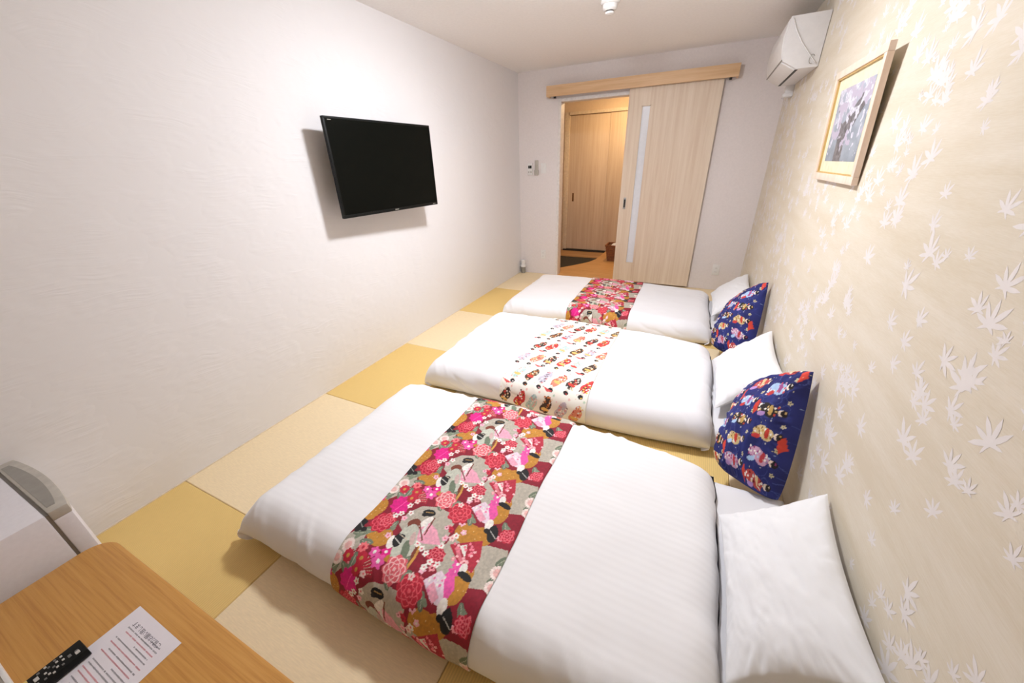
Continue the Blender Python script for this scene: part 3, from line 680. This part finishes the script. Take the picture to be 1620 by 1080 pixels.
# ------------------------------------------------------------------ air conditioner
def aircon():
    ya, yb = 3.615, 4.39
    t = thing('air_conditioner', (2.66, 4.0, 1.965), 'white wall air conditioner at the top of the papered wall', 'air conditioner')
    prof = [(W-0.003, 1.968), (2.655, 1.966), (2.562, 2.02), (2.548, 2.10), (2.546, 2.16), (2.558, 2.262), (W-0.003, 2.264)]
    prism('body', prof, 1, ya, yb, M['ac'], t, 0.002)
    fp = [(2.556, 2.03), (2.541, 2.10), (2.539, 2.16), (2.552, 2.25), (2.560, 2.25), (2.548, 2.16), (2.550, 2.10), (2.564, 2.03)]
    prism('front_panel', fp, 1, ya+0.012, yb-0.012, M['white_plastic'], t, 0.001)
    prism('air_flap', [(2.648, 1.962), (2.560, 2.013), (2.563, 2.019), (2.652, 1.969)], 1, ya+0.03, yb-0.03, M['white_plastic'], t, 0.001)
    prism('panel_gap', [(2.5555, 2.020), (2.5545, 2.026), (2.562, 2.026), (2.563, 2.020)], 1, ya+0.004, yb-0.012, M['grey_plastic'], t)
    prism('outlet_slot', [(2.668, 1.9635), (2.651, 1.9635), (2.651, 1.968), (2.668, 1.968)], 1, ya+0.03, yb-0.03, M['dark'], t)
    bm = bmesh.new()
    for k in range(9): add_box(bm, 2.60+k*0.017, 2.608+k*0.017, ya+0.05, yb-0.05, 2.2615, 2.2635)
    bm_obj('intake_grille', bm, M['grey_plastic'], t)
    tube('power_cord', [(2.570, ya-0.004, 2.25), (2.60, ya-0.006, 2.185), (2.65, ya-0.006, 2.11), (2.70, ya-0.006, 2.05), (2.735, ya-0.006, 2.01), (2.76, ya-0.004, 1.985)], 0.0035, M['white_plastic'], t)
    tube('cord_loop', [(2.735+0.014*math.cos(a)-0.006, ya-0.006, 2.012+0.026*math.sin(a)) for a in np.linspace(0.7, 5.2, 18)], 0.0016, M['grey_plastic'], t)
    box('mount_plate', W-0.0029, W, ya+0.06, yb-0.06, 1.985, 2.25, M['grey_plastic'], t)
aircon()
# pipe cover below the far end of the unit and conduit box at the ceiling
pc = thing('pipe_cover', (2.74, 4.44, 1.90), 'beige pipe cover dropping beside the air conditioner', 'pipe cover')
box('duct', 2.715, W, 4.395, 4.475, 1.90, 2.20, M['ac'], pc, bev=0.008); box('duct_cap', 2.708, W, 4.39, 4.48, 1.885, 1.915, M['ac'], pc, bev=0.006)
# ------------------------------------------------------------------ framed picture
def picture():
    t = thing('picture_frame', (W-0.02, 2.40, 1.32), 'pale pine framed cherry tree photograph on the maple wallpaper', 'picture')
    ya, yb, za, zb_ = 2.078, 2.735, 1.318, 1.800; th = 0.02; wd = 0.032
    tilt = 0.028/(zb_-za)
    def slab(name, y0, y1, z0, z1, d0, d1, mat, parent, bev=0.0):
        b = bmesh.new(); add_box(b, d0, d1, y0, y1, z0, z1, bev)
        for vv in b.verts:
            vv.co = Vector((W-0.002-vv.co.x-(vv.co.z-za)*tilt, vv.co.y, vv.co.z))
        bmesh.ops.recalc_face_normals(b, faces=b.faces[:])
        return bm_obj(name, b, mat, parent, smooth=bev > 0)
    for nm, a in [('frame_rail', (ya, yb, za, za+wd)), ('frame_rail', (ya, yb, zb_-wd, zb_)), ('frame_stile', (ya, ya+wd, za+wd, zb_-wd)), ('frame_stile', (yb-wd, yb, za+wd, zb_-wd))]: slab(nm, *a, 0.002, 0.024, M['pine'], t, 0.003)
    g = 0.006
    bm = bmesh.new()
    for (a, b, c, d) in [(ya+wd, yb-wd, za+wd, za+wd+g), (ya+wd, yb-wd, zb_-wd-g, zb_-wd), (ya+wd, ya+wd+g, za+wd, zb_-wd), (yb-wd-g, yb-wd, za+wd, zb_-wd)]:
        bb = bmesh.new(); add_box(bb, 0.006, 0.018, a, b, c, d); merge(bm, bb)
    for vv in bm.verts: vv.co = Vector((W-0.002-vv.co.x-(vv.co.z-za)*tilt, vv.co.y, vv.co.z))
    bmesh.ops.recalc_face_normals(bm, faces=bm.faces[:]); bm_obj('gilt_lip', bm, M['gilt'], t)
    slab('mount_board', ya+wd, yb-wd, za+wd, zb_-wd, 0.002, 0.009, M['mount'], t)
    # the photograph itself
    y0, y1, z0, z1 = ya+wd+0.062, yb-wd-0.062, za+wd+0.055, zb_-wd-0.055
    nx, ny = 150, 96; a = np.linspace(0, 1, nx); b = np.linspace(0, 1, ny); A, B = np.meshgrid(a, b)  # A: 0 = far (left as seen)
    Y = y1+(y0-y1)*A; Z = z0+(z1-z0)*B
    col = np.zeros((ny, nx, 3)); col[:] = (160, 166, 176); col += (B[..., None]-0.5)*np.array([10, 6, 14])
    col += fbm(A*6, B*6, 4)[..., None]*14
    haze = np.clip(1-B*2.2, 0, 1)[..., None]; col = col*(1-haze*0.35)+haze*0.35*np.array([128, 132, 146])
    def br(p, q, w0, w1, c_):
        p = np.array(p); q = np.array(q); d = q-p; L2 = d@d
        tt = np.clip(((A-p[0])*d[0]+(B-p[1])*d[1])/L2, 0, 1)
        dist = np.hypot((A-p[0]-tt*d[0]), (B-p[1]-tt*d[1])*0.75+0.01*fbm(A*14, B*14, 8)); m = dist < (w0+(w1-w0)*tt)
        col[m] = np.array(c_)+fbm(A*30, B*30, 6)[m][:, None]*18
    br((0.42, 0.0), (0.40, 0.38), 0.13, 0.12, (118, 112, 112)); br((0.40, 0.36), (0.86, 0.80), 0.12, 0.09, (112, 108, 110)); br((0.38, 0.36), (0.18, 0.60), 0.06, 0.03, (120, 114, 116)); br((0.55, 0.5), (0.5, 0.9), 0.03, 0.015, (124, 116, 120)); br((0.2, 0.58), (0.05, 0.8), 0.02, 0.01, (130, 122, 126))
    bl = fbm(A*11, B*9, 12, 3)+np.clip((B-0.45)*1.4, -1, 0.55); m = bl > 0.52
    col[m] = np.array((206, 204, 214))+fbm(A*40, B*40, 3)[m][:, None]*20
    m = (fbm(A*9+4, B*8, 33, 3)+np.clip((B-0.4), -1, .4)) > 0.62; col[m] = np.array((188, 178, 194))
    X = W-0.002-0.0096-(Z-za)*tilt
    o = mesh_obj('photograph', np.stack([X, Y, Z], -1).reshape(-1, 3), grid_faces(nx, ny), M['photo'], t); set_colors(o, np.clip(col, 0, 255).reshape(-1, 3))
picture()
# ------------------------------------------------------------------ mini fridge
def fridge():
    t = thing('mini_fridge', (0.27, -0.1, 0.0), 'white mini fridge with grey door handle in the left corner', 'fridge')
    x0, x1, yf, z = 0.03, 0.512, 0.078, 0.50
    bm = bmesh.new(); add_box(bm, x0, x1, -0.38, yf, 0.02, z, 0.006); bm_obj('cabinet', bm, M['fridge'], t, True)
    for a in (x0+0.04, x1-0.04):
        for b in (-0.34, 0.03): lathe('foot', [(0.018, 0.0), (0.018, 0.02)], a, b, M['black'], t, 16)
    box('door_gasket', x0+0.008, x1-0.008, yf, yf+0.008, 0.04, z-0.006, M['grey_plastic'], t)
    n = 22; front = []
    for k in range(n+1):
        s = k/n; front.append((x0+(x1-x0)*s, 0.128+0.020*math.sin(PI*s)**0.8))
    pts = [(x0, yf+0.008)]+front+[(x1, yf+0.008)]
    dr = prism('door', pts, 2, 0.03, z-0.030, M['fridge'], t, 0.004)
    prism('door_handle', [(p[0], p[1]+0.001 if 0 < i < len(pts)-1 else p[1]) for i, p in enumerate(pts)], 2, z-0.030, z+0.004, M['fridge_grey'], dr, 0.003)
    rec = [(x0+0.035, yf+0.016)]+[(x0+0.035+(x1-x0-0.07)*k/16, 0.112+0.019*math.sin(PI*(k/16))**0.8) for k in range(17)]+[(x1-0.035, yf+0.016)]
    prism('finger_recess', rec, 2, z+0.0035, z+0.0048, M['grey_plastic'], dr)
    tube('hinge_pin', [(x0+0.03, 0.10, 0.02), (x0+0.03, 0.10, 0.032)], 0.008, M['grey_plastic'], t)
fridge()
# ------------------------------------------------------------------ low table, notice, remote
TZ = 0.355
def low_table():
    t = thing('low_table', (1.17, -0.15, 0.0), 'low oak table with rounded corners beside the fridge', 'table')
    x0, x1, y0, y1, r = 0.571, 1.77, -0.45, 0.152, 0.075
    pts = []
    for cx, cy, a0 in [(x1-r, y1-r, 0), (x0+r, y1-r, 90), (x0+r, y0+r, 180), (x1-r, y0+r, 270)]:
        for k in range(9): a = math.radians(a0+k*90/8); pts.append((cx+r*math.cos(a), cy+r*math.sin(a)))
    prism('table_top', pts, 2, TZ-0.028, TZ, M['table'], t, 0.004)
    box('apron', x0+0.09, x1-0.09, y0+0.09, y1-0.09, TZ-0.075, TZ-0.028, M['table'], t, bev=0.002)
    for a in (x0+0.10, x1-0.10):
        for b in (y0+0.10, y1-0.10):
            bm = bmesh.new(); add_box(bm, a-0.024, a+0.024, b-0.024, b+0.024, 0, TZ-0.028, 0.003); bm_obj('leg', bm, M['table'], t, True)
low_table()
def notice():
    t = thing('notice_sheet', (1.06, -0.06, TZ), 'white printed notice sheet lying on the oak table', 'notice')
    x0, x1, y1 = 0.957, 1.170, 0.083; y0 = y1-0.297; z = TZ+0.0010
    box('sheet', x0, x1, y0, y1, TZ+0.0002, z, M['paper_white'], t)
    rnd = random.Random(3); k = x1-x0
    # rows run from the head side; (b, left end, right end, ink) in units of the measured page
    ay = 0.10; aw = k/1.46
    rows = [(.316, .95, 1.23, 'g'), (.40, .255, 1.256, 'g'), (.485, .31, 1.245, 'r'), (.57, .75, 1.24, 'g'), (.65, .243, 1.264, 'g'), (.755, .242, 1.286, 'r'), (.86, .366, 1.30, 'g'), (.95, .255, 1.27, 'r'), (1.04, .80, 1.28, 'g'), (1.13, .30, 1.28, 'g'), (1.21, .30, 1.27, 'g'), (1.31, .28, 1.27, 'r'), (1.40, .30, 1.27, 'r'), (1.52, .30, 1.27, 'g'), (1.61, .40, 1.27, 'g'), (1.72, .3, 1.27, 'r'), (1.82, .5, 1.27, 'g'), (2.0, .3, 1.27, 'g'), (2.1, .3, 1.27, 'g'), (2.3, .3, 1.27, 'r')]
    for ink in 'gr':
        bm = bmesh.new()
        for b, a0, a1, kk in rows:
            if kk != ink: continue
            y = y1-b*ay; x = x0+a0*aw; xe = x0+a1*aw
            while x < xe-0.003:
                if rnd.random() > 0.06:
                    hh = rnd.uniform(.0010, .0017)
                    for q in range(2): add_box(bm, x+q*.0010, x+q*.0010+.0007, y-hh, y+hh, z-0.0002, z+0.0002)
                    add_box(bm, x, x+.0022, y-.0002+rnd.uniform(-.001, .001), y+.0002+rnd.uniform(0, .0006), z-0.0002, z+0.0002)
                x += 0.0031
        bm_obj('printed_lines', bm, M['ink_grey'] if ink == 'g' else M['ink_red'], t)
    cu = bpy.data.curves.new('closing_line', 'FONT'); cu.body = 'ご協力お願い致します'; cu.size = 0.0132; cu.align_x = 'CENTER'; cu.extrude = 0.0001
    fo = bpy.data.objects.new('tmp', cu); COL.objects.link(fo)
    dg = bpy.context.evaluated_depsgraph_get(); me = bpy.data.meshes.new_from_object(fo.evaluated_get(dg)); bpy.data.objects.remove(fo)
    me.name = 'closing_line'; me.materials.clear(); me.materials.append(M['ink'])
    o = bpy.data.objects.new('closing_line', me); link(o, t, (x0+0.723*aw, y1-0.195*ay-0.005, z+0.0002)); o.rotation_euler = (0, 0, PI)
notice()
def remote():
    t = thing('remote_control', (0.965, -0.12, TZ+0.0012), 'black remote control lying across the notice sheet', 'remote')
    x0, x1, y1 = 0.936, 0.990, -0.026; y0 = y1-0.19; zb, zt = TZ+0.0012, TZ+0.025
    bm = bmesh.new(); add_prism(bm, [(x0+0.004, zb), (x1-0.004, zb), (x1, zb+0.008), (x1-0.003, zt), (x0+0.003, zt), (x0, zb+0.008)], 1, y0, y1)
    bmesh.ops.bevel(bm, geom=bm.edges[:], offset=0.002, segments=2, profile=0.6, affect='EDGES'); bm_obj('casing', bm, M['black'], t, True)
    B = {k: plain('button_'+k, c, 0.5) for k, c in dict(white=(200, 196, 190), grey=(110, 108, 106), red=(150, 40, 50), purple=(92, 66, 150), green=(46, 110, 64), yellow=(206, 186, 110)).items()}
    def bt(u, d, w, l, k):
        x = x0+0.007+u*0.040; y = y1-d
        box('button', x-w/2, x+w/2, y-l/2, y+l/2, zt-0.0006, zt+0.0016, B[k], t, bev=0.0006, seg=1)
    bt(.78, .014, .010, .008, 'white'); bt(.62, .014, .006, .006, 'grey'); bt(.6, .026, .010, .006, 'grey')
    for u, d, k in [(.5, .036, 'white'), (.15, .036, 'white'), (.85, .04, 'grey'), (.3, .045, 'white'), (.7, .048, 'white'), (.08, .046, 'grey'), (.5, .052, 'grey'), (.92, .056, 'white'), (.25, .058, 'grey'), (.75, .062, 'white'), (.06, .062, 'white'), (.5, .066, 'white'), (.9, .070, 'grey')]: bt(u, d, .0055, .0045, k)
    bt(.42, .080, .012, .008, 'white'); bt(.12, .074, .006, .005, 'grey'); bt(.8, .082, .007, .005, 'grey')
    for u, d, k in [(.06, .094, 'yellow'), (.3, .098, 'green'), (.6, .098, 'red'), (.9, .098, 'purple')]: bt(u, d, .009, .006, k)
    for r_ in range(4):
        for c_ in range(3): bt(.14+c_*.36, .112+r_*.014, .009, .007, 'grey' if (r_+c_) % 2 else 'white')
remote()
# pale tray whose corner shows at the near edge of the table
tr = thing('tray', (0.74, -0.30, TZ), 'white tray at the left end of the oak table beside the remote', 'tray')
bm = bmesh.new(); add_box(bm, 0.60, 0.915, -0.42, -0.134, TZ, TZ+0.008, 0.002); bm_obj('tray_base', bm, M['white_plastic'], tr, True)
bm = bmesh.new()
for a in [(0.60, 0.915, -0.142, -0.134), (0.60, 0.915, -0.42, -0.412), (0.60, 0.608, -0.412, -0.142), (0.907, 0.915, -0.412, -0.142)]: add_box(bm, *a, TZ+0.008, TZ+0.016, 0.001)
bm_obj('tray_rim', bm, M['white_plastic'], tr, True)
# ------------------------------------------------------------------ far wall fittings
t = thing('intercom_panel', (0.155, D-0.01, 1.30), 'white wall controller with a small dark display left of the doorway', 'controller')
box('housing', 0.122, 0.188, D-0.016, D, 1.300, 1.440, M['white_plastic'], t, bev=0.003); box('display', 0.134, 0.154, D-0.0175, D-0.0155, 1.378, 1.412, M['black'], t); box('display', 0.158, 0.178, D-0.0175, D-0.0155, 1.378, 1.412, M['black'], t)
for a in (0.140, 0.170): box('button', a-0.008, a+0.008, D-0.0175, D-0.0155, 1.325, 1.345, M['fridge_grey'], t)
t = thing('wall_remote', (0.245, D-0.01, 1.30), 'slim grey remote in a wall holder left of the doorway', 'remote')
box('holder', 0.218, 0.272, D-0.022, D, 1.297, 1.36, M['fridge_grey'], t, bev=0.004); box('handset', 0.222, 0.268, D-0.018, D-0.002, 1.36, 1.470, M['fridge_grey'], t, bev=0.004)
def plate(name, xc, zc, w, h, label, cat, kind):
    t = thing(name, (xc, D-0.005, zc-h/2), label, cat)
    box('cover_plate', xc-w/2, xc+w/2, D-0.008, D, zc-h/2, zc+h/2, M['white_plastic'], t, bev=0.002)
    if kind == 'switch': box('rocker', xc-0.016, xc+0.016, D-0.012, D-0.007, zc-0.035, zc+0.035, M['white_plastic'], t, bev=0.001)
    else:
        for dz in (-0.022, 0.022): 
            s = box('socket', xc-0.016, xc+0.016, D-0.0095, D-0.0075, zc+dz-0.014, zc+dz+0.014, M['white_plastic'], t, bev=0.001)
            for dx in (-0.006, 0.006): box('slot', xc+dx-0.001, xc+dx+0.001, D-0.0099, D-0.009, zc+dz-0.005, zc+dz+0.005, M['dark'], s)
plate('light_switch', 0.340, 1.375, 0.07, 0.12, 'white switch plate beside the doorway frame', 'switch', 'switch')
plate('power_outlet', 0.343, 0.277, 0.07, 0.12, 'white outlet plate low on the wall left of the doorway', 'outlet', 'outlet')
plate('power_outlet', 2.517, 0.240, 0.075, 0.12, 'white outlet plate low on the wall right of the sliding door', 'outlet', 'outlet')
t = thing('corner_canister', (0.05, D-0.045, 0.0), 'small white capped grey canister in the far left floor corner', 'canister')
lathe('canister_body', [(0.030, 0.0), (0.032, 0.01), (0.032, 0.085), (0.028, 0.09)], 0.05, D-0.045, M['grey_plastic'], t, 24)
lathe('cap', [(0.038, 0.09), (0.040, 0.105), (0.036, 0.12), (0.030, 0.125), (0.032, 0.18), (0.024, 0.19)], 0.05, D-0.045, M['white_plastic'], t, 24)
# smoke detector
t = thing('smoke_detector', (1.44, 3.22, H-0.075), 'round cream smoke detector on the ceiling', 'smoke detector')
lathe('base_plate', [(0.062, H), (0.064, H-0.012), (0.058, H-0.022)], 1.44, 3.22, M['white_plastic'], t)
lathe('chamber', [(0.050, H-0.022), (0.048, H-0.045), (0.036, H-0.056)], 1.44, 3.22, M['white_plastic'], t)
lathe('vent_gap', [(0.026, H-0.056), (0.026, H-0.062)], 1.44, 3.22, M['dark'], t)
lathe('sensor_cap', [(0.030, H-0.062), (0.028, H-0.072), (0.016, H-0.077)], 1.44, 3.22, M['white_plastic'], t)
# ------------------------------------------------------------------ wicker basket in the hall
def basket():
    t = thing('wicker_basket', (1.13, 6.0, 0.0), 'brown wicker basket on the hall floor by the doorway', 'basket')
    x0, x1, y0, y1, h = 1.00, 1.26, 5.86, 6.13, 0.235; ins = 0.035
    rows = 9
    for side in range(4):
        bm = bmesh.new()
        for k in range(rows):
            f0, f1 = k/rows, (k+0.86)/rows; z0, z1 = 0.004+h*f0, 0.004+h*f1
            i0 = ins*(1-(f0+f1)/2); a0, a1, b0, b1 = x0+i0, x1-i0, y0+i0, y1-i0; o = 0.002*(k % 2)
            if side == 0: add_box(bm, a0, a1, b0-o, b0+0.010-o, z0, z1, 0.002, 1)
            elif side == 1: add_box(bm, a0, a1, b1-0.010+o, b1+o, z0, z1, 0.002, 1)
            elif side == 2: add_box(bm, a0-o, a0+0.010-o, b0+0.01, b1-0.01, z0, z1, 0.002, 1)
            else: add_box(bm, a1-0.010+o, a1+o, b0+0.01, b1-0.01, z0, z1, 0.002, 1)
        bm_obj('woven_side', bm, M['wicker'], t, True)
    box('basket_base', x0+ins, x1-ins, y0+ins, y1-ins, 0.0, 0.010, M['wicker'], t)
    bm = bmesh.new()
    for a in [(x0-0.008, x1+0.008, y0-0.008, y0+0.012), (x0-0.008, x1+0.008, y1-0.012, y1+0.008), (x0-0.008, x0+0.012, y0+0.012, y1-0.012), (x1-0.012, x1+0.008, y0+0.012, y1-0.012)]: add_box(bm, *a, 0.232, 0.252, 0.004)
    bm_obj('rim', bm, M['wicker'], t, True)
basket()
o = soft_pad('folded_towel', [(1.22, 6.08, 0.20), (1.22, 5.91, 0.20), (1.06, 5.91, 0.20), (1.06, 6.08, 0.20)], 0.07, 0.05, M['sheet'], 24, 7)
tag(o, 'white towel bundled inside the wicker basket', 'towel')
